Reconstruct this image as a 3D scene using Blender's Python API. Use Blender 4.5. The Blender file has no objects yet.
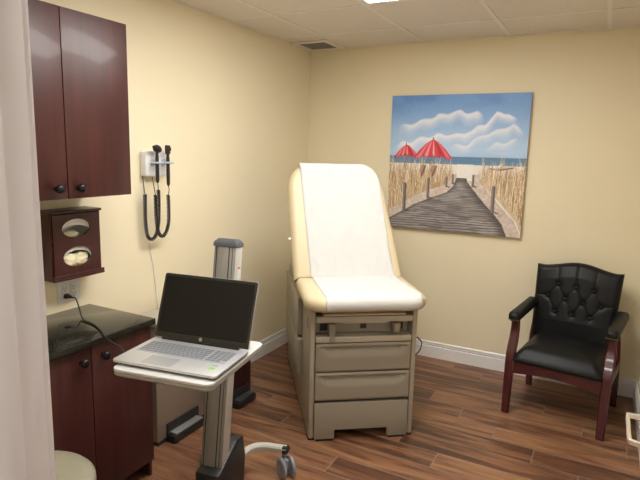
import bpy, bmesh, math, random
import numpy as np
from mathutils import Vector, Matrix, noise
random.seed(7)
SC = bpy.context.scene
COL = SC.collection
PI = math.pi
R = math.radians

# ------------------------------------------------------------------ materials
def s2l(c):
    return tuple(((v/255)/12.92 if v/255 <= .04045 else ((v/255+.055)/1.055)**2.4) for v in c)

def base_mat(name, color, rough=.5, metal=0.0, coat=0.0, spec=.5, sheen=0.0):
    m = bpy.data.materials.new(name); m.use_nodes = True
    b = m.node_tree.nodes['Principled BSDF']
    b.inputs['Base Color'].default_value = (*color, 1)
    b.inputs['Roughness'].default_value = rough
    b.inputs['Metallic'].default_value = metal
    b.inputs['Coat Weight'].default_value = coat
    b.inputs['Specular IOR Level'].default_value = spec
    return m

def nodes(m):
    return m.node_tree.nodes, m.node_tree.links, m.node_tree.nodes['Principled BSDF']

def noisy(name, c1, c2, scale=(8, 8, 8), detail=4, rough=.5, metal=0, bump=0.0, bscale=None, coat=0, nscale=1.0, spec=.5, lo=.3, hi=.7, dist=.001):
    m = base_mat(name, c1, rough, metal, coat, spec)
    N, L, B = nodes(m)
    tc = N.new('ShaderNodeTexCoord'); mp = N.new('ShaderNodeMapping'); mp.inputs['Scale'].default_value = scale
    L.new(tc.outputs['Object'], mp.inputs['Vector'])
    nz = N.new('ShaderNodeTexNoise'); nz.inputs['Scale'].default_value = nscale; nz.inputs['Detail'].default_value = detail
    L.new(mp.outputs['Vector'], nz.inputs['Vector'])
    cr = N.new('ShaderNodeValToRGB')
    cr.color_ramp.elements[0].color = (*c1, 1); cr.color_ramp.elements[1].color = (*c2, 1)
    cr.color_ramp.elements[0].position = lo; cr.color_ramp.elements[1].position = hi
    L.new(nz.outputs['Fac'], cr.inputs['Fac']); L.new(cr.outputs['Color'], B.inputs['Base Color'])
    if bump:
        bn = N.new('ShaderNodeTexNoise'); bn.inputs['Scale'].default_value = bscale or 200; bn.inputs['Detail'].default_value = 3
        L.new(tc.outputs['Object'], bn.inputs['Vector'])
        bp = N.new('ShaderNodeBump'); bp.inputs['Strength'].default_value = bump; bp.inputs['Distance'].default_value = dist
        L.new(bn.outputs['Fac'], bp.inputs['Height']); L.new(bp.outputs['Normal'], B.inputs['Normal'])
    return m

M = {}
M['wall'] = noisy('cream_wall_paint', (.850, .758, .548), (.868, .776, .562), (2, 2, 2), 2, rough=.55, bump=.15, bscale=160, dist=.0015)
M['ceiling'] = noisy('ceiling_tile', (.79, .725, .66), (.83, .765, .70), (60, 60, 60), 3, rough=.95, bump=.4, bscale=260, dist=.001, spec=.1)
M['grid'] = base_mat('ceiling_grid_metal', (.86, .81, .75), .55)
M['trim'] = base_mat('white_trim_paint', (.84, .83, .82), .32)
M['jamb'] = base_mat('white_door_frame_paint', (.74, .705, .70), .4)
M['cherry'] = noisy('cherry_laminate', (.038, .0075, .0072), (.066, .0135, .0120), (26, 26, 1.6), 5, rough=.40, coat=.10)
M['cherrychair'] = noisy('mahogany_varnish', (.048, .007, .009), (.075, .012, .014), (20, 20, 3), 4, rough=.22, coat=.35)
M['granite'] = noisy('dark_green_granite', (.010, .0105, .008), (.052, .047, .034), (190, 190, 190), 6, rough=.08, spec=.2, lo=.42, hi=.72)
M['knob'] = base_mat('oil_rubbed_bronze', (.022, .021, .024), .33, .7)
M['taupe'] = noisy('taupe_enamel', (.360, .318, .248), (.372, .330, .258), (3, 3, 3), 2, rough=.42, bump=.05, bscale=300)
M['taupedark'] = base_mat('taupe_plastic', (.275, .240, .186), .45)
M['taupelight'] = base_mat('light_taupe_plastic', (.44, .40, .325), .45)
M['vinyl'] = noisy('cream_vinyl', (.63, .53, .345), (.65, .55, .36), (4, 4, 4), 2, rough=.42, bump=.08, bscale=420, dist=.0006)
M['paper'] = noisy('white_crepe_paper', (.595, .592, .58), (.625, .622, .61), (14, 14, 14), 3, rough=.8, bump=.55, bscale=70, dist=.0014)
M['blackplastic'] = base_mat('black_plastic', (.016, .016, .017), .42)
M['blackrubber'] = base_mat('black_rubber', (.012, .012, .012), .7)
M['leather'] = noisy('black_leather', (.0055, .0057, .0063), (.0080, .0083, .0091), (6, 6, 6), 3, rough=.45, spec=.26, bump=.25, bscale=380, dist=.0006)
M['nail'] = base_mat('antique_brass_nail', (.32, .25, .16), .3, 1)
M['silver'] = noisy('silver_laptop_shell', (.60, .61, .63), (.63, .64, .66), (90, 3, 3), 2, rough=.38, metal=.55)
M['keys'] = base_mat('grey_laptop_keys', (.19, .20, .225), .5, .2)
M['keywell'] = base_mat('laptop_key_well', (.44, .45, .475), .45, .4)
M['pad'] = base_mat('laptop_touchpad', (.43, .44, .455), .35, .4)
M['screen'] = base_mat('laptop_screen_glass', (.006, .0063, .0064), .18, 0, 0, .25)
M['bezel'] = base_mat('laptop_bezel', (.010, .010, .010), .3)
M['logo'] = base_mat('laptop_logo_metal', (.6, .6, .6), .3, .8)
M['green'] = base_mat('green_sticker', (.25, .60, .03), .4)
M['blue'] = base_mat('blue_grey_sticker', (.34, .40, .50), .4)
M['tray'] = base_mat('grey_white_cart_tray', (.60, .61, .62), .42)
M['trayedge'] = base_mat('warm_grey_tray_edge', (.32, .31, .28), .45)
M['greytext'] = base_mat('grey_print', (.12, .12, .12), .5)
M['alu'] = noisy('anodised_aluminium', (.30, .295, .285), (.34, .335, .325), (60, 60, 2), 2, rough=.4, metal=.5)
M['alulight'] = base_mat('light_aluminium', (.62, .62, .60), .35, .45)
M['groove'] = base_mat('dark_groove', (.03, .03, .032), .6)
M['capgrey'] = base_mat('dark_grey_cap', (.085, .09, .105), .4)
M['castergrey'] = base_mat('grey_caster', (.25, .26, .29), .4)
M['label'] = base_mat('white_label', (.75, .75, .74), .5)
M['labelred'] = base_mat('red_print', (.65, .12, .08), .5)
M['whiteplastic'] = base_mat('white_plastic', (.86, .86, .88), .35)
M['cradle'] = base_mat('pale_blue_grey_cradle', (.50, .56, .66), .35)
M['outlet'] = base_mat('white_outlet_plastic', (.80, .80, .79), .35)
M['slot'] = base_mat('outlet_slot', (.05, .05, .05), .6)
M['canbeige'] = noisy('brushed_taupe_steel', (.315, .262, .215), (.34, .285, .235), (3, 3, 90), 2, rough=.34, metal=.45)
M['canlid'] = base_mat('pale_steel_lid', (.48, .45, .385), .35, .3)
M['canred'] = noisy('dark_red_enamel', (.032, .007, .008), (.040, .008, .009), (3, 3, 3), 2, rough=.35)
M['darkpedal'] = base_mat('dark_steel_pedal', (.05, .05, .05), .45, .3)
M['pedal'] = base_mat('grey_steel_pedal', (.33, .33, .33), .4, .5)
M['carton'] = base_mat('white_glove_carton', (.80, .79, .77), .6)
M['glove'] = noisy('cream_latex', (.80, .72, .47), (.86, .79, .57), (30, 30, 30), 3, rough=.6)
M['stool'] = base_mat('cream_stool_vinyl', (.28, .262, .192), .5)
M['chrome'] = base_mat('chrome', (.7, .7, .7), .15, 1)
M['nickel'] = base_mat('satin_nickel', (.80, .74, .62), .3, .75)
M['ventgrey'] = base_mat('dark_vent_core', (.19, .19, .185), .8)
M['ventmetal'] = base_mat('vent_slat', (.26, .255, .245), .5)
M['hall'] = base_mat('hall_paint', (.74, .70, .64), .7)

def lamp_mat(name, col, st):
    m = base_mat(name, (.9, .9, .9), .5)
    N, L, B = nodes(m)
    B.inputs['Emission Color'].default_value = (*col, 1); B.inputs['Emission Strength'].default_value = st
    return m
M['lamp'] = lamp_mat('lit_diffuser', (1.0, .98, .94), 15.2)
M['hallfill'] = lamp_mat('hall_fill_diffuser', (1.0, .98, .97), 20.0)

def floor_mat():
    m = base_mat('wood_look_plank_tile', (.3, .15, .08), .34)
    N, L, B = nodes(m)
    def math_(op, a, b=None):
        n = N.new('ShaderNodeMath'); n.operation = op
        for i, v in enumerate((a, b)):
            if v is None: continue
            if isinstance(v, (int, float)): n.inputs[i].default_value = v
            else: L.new(v, n.inputs[i])
        return n.outputs[0]
    tc = N.new('ShaderNodeTexCoord'); sp = N.new('ShaderNodeSeparateXYZ'); L.new(tc.outputs['Object'], sp.inputs[0])
    x, y = sp.outputs[0], sp.outputs[1]
    ry = math_('DIVIDE', math_('ADD', y, 1.217), .1540)
    row = math_('FLOOR', ry); fy = math_('FRACT', ry)
    cx = math_('DIVIDE', math_('ADD', math_('SUBTRACT', x, 2.07), math_('MULTIPLY', row, .2295)), .918)
    col = math_('FLOOR', cx); fx = math_('FRACT', cx)
    cid = N.new('ShaderNodeCombineXYZ'); L.new(row, cid.inputs[0]); L.new(col, cid.inputs[1])
    wn = N.new('ShaderNodeTexWhiteNoise'); wn.noise_dimensions = '3D'; L.new(cid.outputs[0], wn.inputs['Vector'])
    ws = N.new('ShaderNodeSeparateColor'); L.new(wn.outputs['Color'], ws.inputs[0])
    # broad streaks along the plank
    v1 = N.new('ShaderNodeCombineXYZ')
    L.new(math_('ADD', math_('MULTIPLY', x, 1.7), math_('MULTIPLY', ws.outputs[0], 37)), v1.inputs[0])
    L.new(math_('ADD', math_('MULTIPLY', y, 15), math_('MULTIPLY', ws.outputs[1], 19)), v1.inputs[1])
    n1 = N.new('ShaderNodeTexNoise'); n1.inputs['Scale'].default_value = 1.0; n1.inputs['Detail'].default_value = 5; n1.inputs['Distortion'].default_value = .8
    L.new(v1.outputs[0], n1.inputs['Vector'])
    v2 = N.new('ShaderNodeCombineXYZ')
    L.new(math_('ADD', math_('MULTIPLY', x, 5), math_('MULTIPLY', ws.outputs[2], 51)), v2.inputs[0])
    L.new(math_('MULTIPLY', y, 90), v2.inputs[1])
    n2 = N.new('ShaderNodeTexNoise'); n2.inputs['Scale'].default_value = 1.0; n2.inputs['Detail'].default_value = 3
    L.new(v2.outputs[0], n2.inputs['Vector'])
    f = math_('ADD', math_('MULTIPLY', n1.outputs['Fac'], .74), math_('MULTIPLY', n2.outputs['Fac'], .26))
    f = math_('ADD', f, math_('MULTIPLY', math_('SUBTRACT', ws.outputs[1], .5), .17))
    cr = N.new('ShaderNodeValToRGB'); e = cr.color_ramp.elements
    e[0].position = .27; e[0].color = (.052, .024, .015, 1)
    e[1].position = .74; e[1].color = (.37, .195, .100, 1)
    a = e.new(.43); a.color = (.126, .055, .031, 1)
    a = e.new(.54); a.color = (.232, .108, .056, 1)
    L.new(f, cr.inputs['Fac'])
    # grout
    def edge(fr, w):
        d = math_('MINIMUM', fr, math_('SUBTRACT', 1.0, fr))
        return math_('LESS_THAN', d, w)
    g = math_('MAXIMUM', edge(fy, .0018/.154), edge(fx, .0020/.918))
    mx = N.new('ShaderNodeMix'); mx.data_type = 'RGBA'
    L.new(g, mx.inputs['Factor']); L.new(cr.outputs['Color'], mx.inputs['A']); mx.inputs['B'].default_value = (.30, .215, .16, 1)
    L.new(mx.outputs['Result'], B.inputs['Base Color'])
    rr = math_('ADD', math_('MULTIPLY', n2.outputs['Fac'], .16), .27); rr = math_('ADD', rr, math_('MULTIPLY', g, .4))
    L.new(rr, B.inputs['Roughness'])
    bp = N.new('ShaderNodeBump'); bp.inputs['Strength'].default_value = .35; bp.inputs['Distance'].default_value = .001
    L.new(math_('SUBTRACT', n2.outputs['Fac'], math_('MULTIPLY', g, 1.5)), bp.inputs['Height'])
    L.new(bp.outputs['Normal'], B.inputs['Normal'])
    return m
M['floor'] = floor_mat()

# ------------------------------------------------------------------ mesh helpers
def box(bm, x0, x1, y0, y1, z0, z1, bev=0.0, seg=2, mat=None):
    t = bmesh.new()
    vs = bmesh.ops.create_cube(t, size=1)['verts']
    for v in vs:
        v.co = Vector(((x0+x1)/2+v.co.x*(x1-x0), (y0+y1)/2+v.co.y*(y1-y0), (z0+z1)/2+v.co.z*(z1-z0)))
    if bev:
        bmesh.ops.bevel(t, geom=list(t.edges), offset=bev, segments=seg, affect='EDGES', profile=.5)
    if mat is not None: t.transform(mat)
    merge(bm, t); return bm

def merge(bm, t):
    me = bpy.data.meshes.new('tmp'); t.to_mesh(me); t.free(); bm.from_mesh(me); bpy.data.meshes.remove(me)

def loft(bm, rings, cap0=True, cap1=True, closed=True):
    """rings: list of lists of Vectors with equal length"""
    vr = [[bm.verts.new(p) for p in r] for r in rings]
    n = len(vr[0])
    for a, b in zip(vr, vr[1:]):
        for i in range(n if closed else n-1):
            j = (i+1) % n
            bm.faces.new((a[i], a[j], b[j], b[i]))
    if cap0 and closed: bm.faces.new(list(reversed(vr[0])))
    if cap1 and closed: bm.faces.new(vr[-1])
    return bm

def frames(pts):
    out = []; up = None
    for i, p in enumerate(pts):
        t = (pts[min(i+1, len(pts)-1)]-pts[max(i-1, 0)])
        t = t.normalized() if t.length > 1e-9 else Vector((0, 0, 1))
        if up is None:
            up = Vector((0, 0, 1)) if abs(t.z) < .9 else Vector((1, 0, 0))
        a = (up - t*up.dot(t))
        a = a.normalized() if a.length > 1e-6 else t.orthogonal().normalized()
        up = a
        out.append((p, t, a, t.cross(a)))
    return out

def tube(bm, pts, r, seg=8):
    pts = [Vector(p) for p in pts]
    rs = r if isinstance(r, (list, tuple)) else [r]*len(pts)
    rings = []
    for (p, t, a, b), rr in zip(frames(pts), rs):
        rings.append([p+(a*math.cos(2*PI*k/seg)+b*math.sin(2*PI*k/seg))*rr for k in range(seg)])
    return loft(bm, rings)

def sweep(bm, pts, w, h, bev=.15):
    """rounded rectangular bar along pts; w (sideways), h (up-ish) floats or lists"""
    pts = [Vector(p) for p in pts]
    rings = []
    ws = w if isinstance(w, (list, tuple)) else [w]*len(pts)
    hs = h if isinstance(h, (list, tuple)) else [h]*len(pts)
    for (p, t, a, b), ww, hh in zip(frames(pts), ws, hs):
        c = min(ww, hh)*bev
        prof = [(-ww/2+c, -hh/2), (ww/2-c, -hh/2), (ww/2, -hh/2+c), (ww/2, hh/2-c), (ww/2-c, hh/2), (-ww/2+c, hh/2), (-ww/2, hh/2-c), (-ww/2, -hh/2+c)]
        rings.append([p+b*u+a*v for u, v in prof])
    return loft(bm, rings)

def lathe(bm, prof, seg=24, mat=None):
    """prof: (r,z) list, around z"""
    t = bmesh.new()
    rings = [[Vector((max(r, 1e-5)*math.cos(2*PI*k/seg), max(r, 1e-5)*math.sin(2*PI*k/seg), z)) for k in range(seg)] for r, z in prof]
    loft(t, rings)
    if mat is not None: t.transform(mat)
    merge(bm, t); return bm

def bez(p0, p1, p2, p3, n=12):
    p0, p1, p2, p3 = map(Vector, (p0, p1, p2, p3)); o = []
    for i in range(n+1):
        t = i/n; s = 1-t
        o.append(p0*s**3+p1*3*s*s*t+p2*3*s*t*t+p3*t**3)
    return o

def smooth_path(pts, n=8):
    pts = [Vector(p) for p in pts]; o = []
    for i in range(len(pts)-1):
        p0 = pts[max(i-1, 0)]; p1 = pts[i]; p2 = pts[i+1]; p3 = pts[min(i+2, len(pts)-1)]
        for k in range(n):
            t = k/n
            o.append(.5*((2*p1)+(p2-p0)*t+(2*p0-5*p1+4*p2-p3)*t*t+(3*p1-p0-3*p2+p3)*t**3))
    o.append(pts[-1]); return o

def prism(bm, poly, axis, a0, a1, bev=0.0, mat=None):
    """poly 2D points extruded along axis 0/1/2 from a0 to a1"""
    t = bmesh.new()
    def P(u, v, a):
        return Vector((a, u, v)) if axis == 0 else Vector((u, a, v)) if axis == 1 else Vector((u, v, a))
    loft(t, [[P(u, v, a0) for u, v in poly], [P(u, v, a1) for u, v in poly]])
    bmesh.ops.recalc_face_normals(t, faces=t.faces)
    if bev: bmesh.ops.bevel(t, geom=list(t.edges), offset=bev, segments=2, affect='EDGES', profile=.5)
    if mat is not None: t.transform(mat)
    merge(bm, t); return bm

def rrect(x0, x1, y0, y1, rads, n=8):
    """rounded rectangle outline ccw; rads for corners (x0y0, x1y0, x1y1, x0y1)"""
    o = []
    cs = [(x0, y0, 1, 1, PI), (x1, y0, -1, 1, 1.5*PI), (x1, y1, -1, -1, 0), (x0, y1, 1, -1, .5*PI)]
    for (x, y, sx, sy, a0), r in zip(cs, rads):
        for k in range(n+1):
            a = a0+k/n*PI/2
            o.append((x+sx*r+r*math.cos(a), y+sy*r+r*math.sin(a)))
    return o

def inset(poly, d):
    n = len(poly); o = []
    for i in range(n):
        p = Vector(poly[i]); a = p-Vector(poly[i-1]); b = Vector(poly[(i+1) % n])-p
        t = Vector((0, 0))
        if a.length > 1e-7: t += a.normalized()
        if b.length > 1e-7: t += b.normalized()
        t.normalize(); o.append((p.x-t.y*d, p.y+t.x*d))
    return o

def pillow(bm, poly, z0, z1, r, seg=6, dome=0.0):
    rings = []
    for k in range(seg+1):
        a = PI/2*k/seg
        rings.append((inset(poly, r*(1-math.sin(a))), z0+r*(1-math.cos(a))))
    for k in range(seg+1):
        a = PI/2*k/seg
        rings.append((inset(poly, r*(1-math.cos(a))), z1-r*(1-math.sin(a))))
    t = [[Vector((x, y, z)) for x, y in ring] for ring, z in rings]
    return loft(bm, t)

def obj(name, bm, mat, parent=None, smooth=30, label=None):
    bmesh.ops.recalc_face_normals(bm, faces=bm.faces)
    me = bpy.data.meshes.new(name); bm.to_mesh(me); bm.free()
    if mat is not None: me.materials.append(M[mat] if isinstance(mat, str) else mat)
    if smooth:
        me.polygons.foreach_set('use_smooth', [True]*len(me.polygons))
        try: me.set_sharp_from_angle(angle=R(smooth))
        except Exception: pass
    o = bpy.data.objects.new(name, me); COL.objects.link(o)
    if parent: o.parent = parent
    if label: o['label'] = label
    return o

def thing(name, label, cat, loc=(0, 0, 0), rz=0, group=None):
    o = bpy.data.objects.new(name, None); COL.objects.link(o); o.empty_display_size = .05
    o.location = loc; o.rotation_euler = (0, 0, rz)
    o['label'] = label; o['category'] = cat
    if group: o['group'] = group
    return o

def tag(o, label, cat, group=None, kind=None):
    o['label'] = label; o['category'] = cat
    if group: o['group'] = group
    if kind: o['kind'] = kind
    return o

def struct(name, bm, mat, parent=None, smooth=30):
    o = obj(name, bm, mat, parent, smooth)
    if not parent: o['kind'] = 'structure'
    return o
B = bmesh.new

def text_mesh(name, body, size, mat, mtx, parent, shear=0.0, depth=.0003, align='LEFT'):
    cu = bpy.data.curves.new('t', 'FONT'); cu.body = body; cu.size = size; cu.extrude = depth; cu.shear = shear; cu.align_x = align
    to = bpy.data.objects.new('t', cu); COL.objects.link(to)
    bpy.context.view_layer.update()
    me = bpy.data.meshes.new_from_object(to.evaluated_get(bpy.context.evaluated_depsgraph_get()))
    bpy.data.objects.remove(to); me.transform(mtx); me.name = name
    me.materials.clear(); me.materials.append(M[mat])
    o = bpy.data.objects.new(name, me); COL.objects.link(o)
    if parent: o.parent = parent
    return o

# ------------------------------------------------------------------ the room
W, H, D0 = 2.60, 2.44, -3.57      # room: x 0..W, y D0..0, z 0..H
HY = -5.4                          # far wall of the hall
struct('floor', box(B(), -.9, 3.3, HY, .12, -.10, 0), 'floor', smooth=0)
ceil = struct('ceiling', box(B(), -.12, W+.12, D0-.14, .12, H, H+.08), 'ceiling', smooth=0)
g = B()
gx = [.365+.61*k-.61*0 for k in range(0, 4)]
gx = [.355, .975, 1.590, 2.205]
gy = [-.505, -1.122, -1.735, -2.35, -2.96]
for x in gx: box(g, x-.012, x+.012, D0, 0, H-.004, H+.001)
for y in gy: box(g, 0, W, y-.012, y+.012, H-.0035, H+.001)
box(g, 0, W, -.018, 0, H-.004, H+.001); box(g, 0, .018, D0, 0, H-.004, H+.001); box(g, W-.018, W, D0, 0, H-.004, H+.001)
obj('ceiling_grid', g, 'grid', ceil, smooth=0)
struct('wall_left', box(B(), -.12, 0, D0, .12, 0, H), 'wall', smooth=0)
struct('wall_back', box(B(), 0, W, 0, .12, 0, H), 'wall', smooth=0)
struct('wall_right', box(B(), W, W+.12, D0, .12, 0, H), 'wall', smooth=0)
JX0, JX1, HD = 1.506, 2.485, 2.10   # doorway
wf = B()
box(wf, -.12, JX0-.02, D0-.13, D0, 0, H); box(wf, JX1+.02, W+.12, D0-.13, D0, 0, H); box(wf, JX0-.02, JX1+.02, D0-.13, D0, HD+.02, H)
struct('wall_front', wf, 'wall', smooth=0)
# door frame: jamb boards, stop, casings
t1 = B()
box(t1, JX0-.02, JX0, D0-.13, D0+.001, 0, HD, .001); box(t1, JX1, JX1+.02, D0-.13, D0+.001, 0, HD, .001); box(t1, JX0-.02, JX1+.02, D0-.13, D0+.001, HD, HD+.02, .001)
box(t1, JX0-.075, JX0-.004, D0, D0+.015, 0, HD+.08, .003); box(t1, JX1+.004, JX1+.075, D0, D0+.015, 0, HD+.08, .003); box(t1, JX0-.004, JX1+.004, D0, D0+.015, HD+.004, HD+.08, .003)
box(t1, JX0-.075, JX0-.004, D0-.145, D0-.13, 0, HD+.08, .003); box(t1, JX1+.004, JX1+.075, D0-.145, D0-.13, 0, HD+.08, .003); box(t1, JX0-.004, JX1+.004, D0-.145, D0-.13, HD+.004, HD+.08, .003)
box(t1, JX0, JX0+.010, D0-.10, D0-.045, 0, HD, .002)
struct('trim_1', t1, 'jamb')
# hall beyond the doorway
struct('wall_hall', box(B(), -.9, 3.3, HY-.1, HY, 0, H), 'hall', smooth=0)
struct('ceiling_hall', box(B(), -.9, 3.3, HY, D0-.14, H, H+.08), 'ceiling', smooth=0)
hs = B(); box(hs, -1.0, -.9, HY, D0-.13, 0, H); box(hs, 3.3, 3.4, HY, D0-.13, 0, H); box(hs, -.9, -.12, D0-.13, D0, 0, H); box(hs, W+.12, 3.3, D0-.13, D0, 0, H)
struct('wall_hall_ends', hs, 'hall', smooth=0)

# baseboards with a stepped top
prof = [(0, 0), (.014, 0), (.014, .090), (.007, .095), (.007, .099), (.0115, .101), (.0115, .107), (.006, .109), (.006, .112), (.010, .114), (.010, .124), (.006, .130), (0, .131)]
def baseboard(name, axis, flip, at, a0, a1):
    bm = B()
    poly = [(at+flip*u, v) for u, v in prof]
    if axis == 'x': prism(bm, poly, 0, a0, a1)
    else: prism(bm, poly, 1, a0, a1)
    return struct(name, bm, 'trim', smooth=0)
baseboard('baseboard_back', 'x', -1, 0, .0, W)
baseboard('baseboard_left', 'y', 1, 0, -2.255, -.0145)
baseboard('baseboard_right', 'y', -1, W, D0+.02, -.0145)

# open door standing against the right wall, with its lever
DXF = 2.461
d = struct('door_1', box(B(), DXF, DXF+.040, D0-.005, -2.60, .012, HD-.01, .002), 'jamb')
h = B()
LZ, LY = 1.0, -2.660
lathe(h, [(.0, 0), (.026, 0), (.026, .006), (.022, .009), (0, .009)], 20, Matrix.Translation((DXF, LY, LZ)) @ Matrix.Rotation(-PI/2, 4, 'Y'))
sweep(h, smooth_path([(DXF-.005, LY, LZ), (DXF-.04, LY, LZ), (DXF-.078, LY-.002, LZ), (DXF-.084, LY-.009, LZ), (DXF-.084, LY-.06, LZ-.001), (DXF-.084, LY-.122, LZ-.002), (DXF-.078, LY-.136, LZ-.003), (DXF-.045, LY-.140, LZ-.004), (DXF-.022, LY-.140, LZ-.004)], 6), .0078, .0125, .2)
obj('door_handle', h, 'nickel', d, 40, label='satin nickel lever handle with a return end')

# ceiling fittings and added fill panels
v = thing('air_vent', 'dark grey ceiling air vent grille in the far corner above the exam chair', 'vent', (.150, -.205, H-.008))
fr = B()
for a in ((-.165, .165, .120, .165), (-.165, .165, -.165, -.125), (-.165, -.115, -.125, .120), (.115, .165, -.125, .120)):
    box(fr, a[0], a[1], a[2], a[3], -.004, .004)
v.location = (.178, -.192, H-.008)
obj('frame', fr, 'grid', v, smooth=0)
obj('backing', box(B(), -.113, .113, -.123, .118, .003, .006), 'ventgrey', v, smooth=0)
for k in range(9):
    y = -.11+.0265*k
    obj('slat', box(B(), -.113, .113, y-.006, y+.006, -.003, .002, mat=None), 'ventmetal', v, smooth=0)

def troffer(loc, sx, sy, mat, label, group=None):
    t = thing('ceiling_light', label, 'ceiling light', loc, 0, group)
    f = B(); w = .026
    box(f, -sx/2, sx/2, sy/2-w, sy/2, -.005, .002, .002); box(f, -sx/2, sx/2, -sy/2, -sy/2+w, -.005, .002, .002)
    box(f, -sx/2, -sx/2+w, -sy/2+w, sy/2-w, -.005, .002, .002); box(f, sx/2-w, sx/2, -sy/2+w, sy/2-w, -.005, .002, .002)
    obj('frame', f, 'trim', t)
    obj('diffuser', box(B(), -sx/2+w, sx/2-w, -sy/2+w, sy/2-w, -.003, .001), mat, t, smooth=0)
    return t
troffer((1.290, -1.752, H-.004), .592, 1.205, 'lamp', 'lit rectangular fluorescent panel at the top edge of the ceiling')
troffer((1.290, -2.660, H-.004), .592, .592, 'lamp', 'unseen square fill panel added to the ceiling nearest the doorway')  # added out of view to spread the room light more evenly
troffer((1.60, -4.55, H-.003), .592, .90, 'hallfill', 'unseen fill panel added to the hallway ceiling outside the open doorway')  # invented hall source, fills the room and brightens the door frame

# ------------------------------------------------------------------ exam table
TYAW = R(36.5)
TL = Vector((1.188, -1.451, 0))
T = thing('exam_table', 'taupe medical exam table with raised cream vinyl backrest and front drawers', 'exam table', TL, TYAW)
bw = .303
bm = B()
# side walls, top deck, back, front posts: an open carcass with a recess at the front
box(bm, -bw, -bw+.030, .012, 1.22, .012, .772, .010); box(bm, bw-.030, bw, .012, 1.22, .012, .772, .010)
box(bm, -bw+.028, bw-.028, .03, 1.21, .755, .772); box(bm, -bw+.028, bw-.028, 1.19, 1.215, .02, .756)
box(bm, -bw+.028, bw-.028, .30, .32, .07, .756); box(bm, -bw+.028, bw-.028, .035, 1.19, .085, .10)
obj('cabinet_body', bm, 'taupe', T)
for x in (-.285, .285):
    for y in (.05, 1.16):
        obj('foot', box(B(), x-.018, x+.018, y-.03, y+.03, 0, .0125, .003), 'blackrubber', T)
# step pull-out at the bottom with a toe cut-out
st = B()
prism(st, [(-.272, .012), (-.155, .012), (-.155, .064), (.150, .064), (.150, .012), (.268, .012), (.268, .226), (-.272, .226)], 1, 0, .028, .004)
box(st, -.262, .260, .024, .28, .205, .224)
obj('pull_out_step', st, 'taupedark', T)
for x in (-.212, .208):
    obj('foot', box(B(), x-.045, x+.045, .004, .05, 0, .0125, .002), 'blackrubber', T)
# drawers: fronts with a scooped grip lip along the top
def drawer(z0, z1):
    b = B()
    nx, nz = 40, 22
    x0, x1 = -.271, .268
    grid = []
    for i in range(nz+1):
        row = []
        z = z0+(z1-z0)*i/nz
        for j in range(nx+1):
            x = x0+(x1-x0)*j/nx
            e = min(x-x0, x1-x, z-z0, z1-z)
            y = .005*max(0, 1-e/.010)**2
            # grip: a shallow scoop below a thin top lip, ending in slanted sides
            tz = (z1-z)/(z1-z0)
            s = max(0, min(1, (min(x-x0, x1-x)-.022-.10*max(0, tz-.18))/.03))
            if .13 < tz < .52: y += s*.026*(1-((tz-.13)/.39))**1.3
            row.append(b.verts.new((x, y, z)))
        grid.append(row)
    for i in range(nz):
        for j in range(nx):
            b.faces.new((grid[i][j], grid[i][j+1], grid[i+1][j+1], grid[i+1][j]))
    box(b, x0, x1, .019, .26, z0+.004, z1-.004)
    return b
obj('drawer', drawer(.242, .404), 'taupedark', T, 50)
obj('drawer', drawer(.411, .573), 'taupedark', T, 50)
# ledge, stirrup compartment, upper rail and paper tray
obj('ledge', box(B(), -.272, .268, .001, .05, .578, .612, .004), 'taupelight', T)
c = B()
box(c, -.272, .268, .085, .10, .61, .70); box(c, -.272, .268, .05, .30, .600, .6125)
obj('compartment', c, 'taupe', T, smooth=0)
for x in (-.213, .008, .212):
    s = obj('socket', box(B(), x-.028 if x != .008 else x-.017, x+.028 if x != .008 else x+.017, .077, .0848, .622 if x != .008 else .632, .664 if x != .008 else .658, .002), 'blackplastic', T)
for x, zl in ((-.184, .585), (.182, .630)):
    s = B(); box(s, x-.018, x+.018, -.006, .07, .628, .684, .006); box(s, x-.015, x+.015, -.006, .0005 if zl < .6 else .07, zl, .64, .0002)
    obj('stirrup_end', s, 'taupedark', T)
u = B(); prism(u, [(-.272, .727), (.268, .727), (.268, .694), (.14, .694), (.115, .687), (-.115, .687), (-.14, .694), (-.272, .694)], 1, -.002, .06, .003)
obj('upper_rail', u, 'taupelight', T)
obj('paper_tray', box(B(), -.235, .225, -.012, .26, .735, .744, .002), 'vinyl', T)
# side cupboards along the left flank
for z0, z1, y0 in ((.503, .735, .36), (.262, .486, .33)):
    q = B(); box(q, -bw-.030, -bw+.001, y0, 1.12, z0, z1, .003)
    dq = obj('side_door', q, 'taupe', T)
    obj('grip_edge', box(B(), -bw-.0315, -bw-.002, y0-.006, y0+.004, z0+.004, z1-.004, .002), 'taupedark', dq)
hk = B(); tube(hk, smooth_path([(-bw-.0005, .10, .70), (-bw-.006, .095, .68), (-bw-.009, .085, .655), (-bw-.004, .082, .640)], 5), .0028, 6)
obj('hook', hk, 'taupedark', T)
# seat cushion
SZ0, SZ1 = .774, .858
seat_poly = rrect(-.345, .335, -.105, .40, (.11, .11, .03, .03), 10)
b = B(); pillow(b, seat_poly, SZ0, SZ1, .040)
obj('seat_cushion', b, 'vinyl', T, 60)
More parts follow.
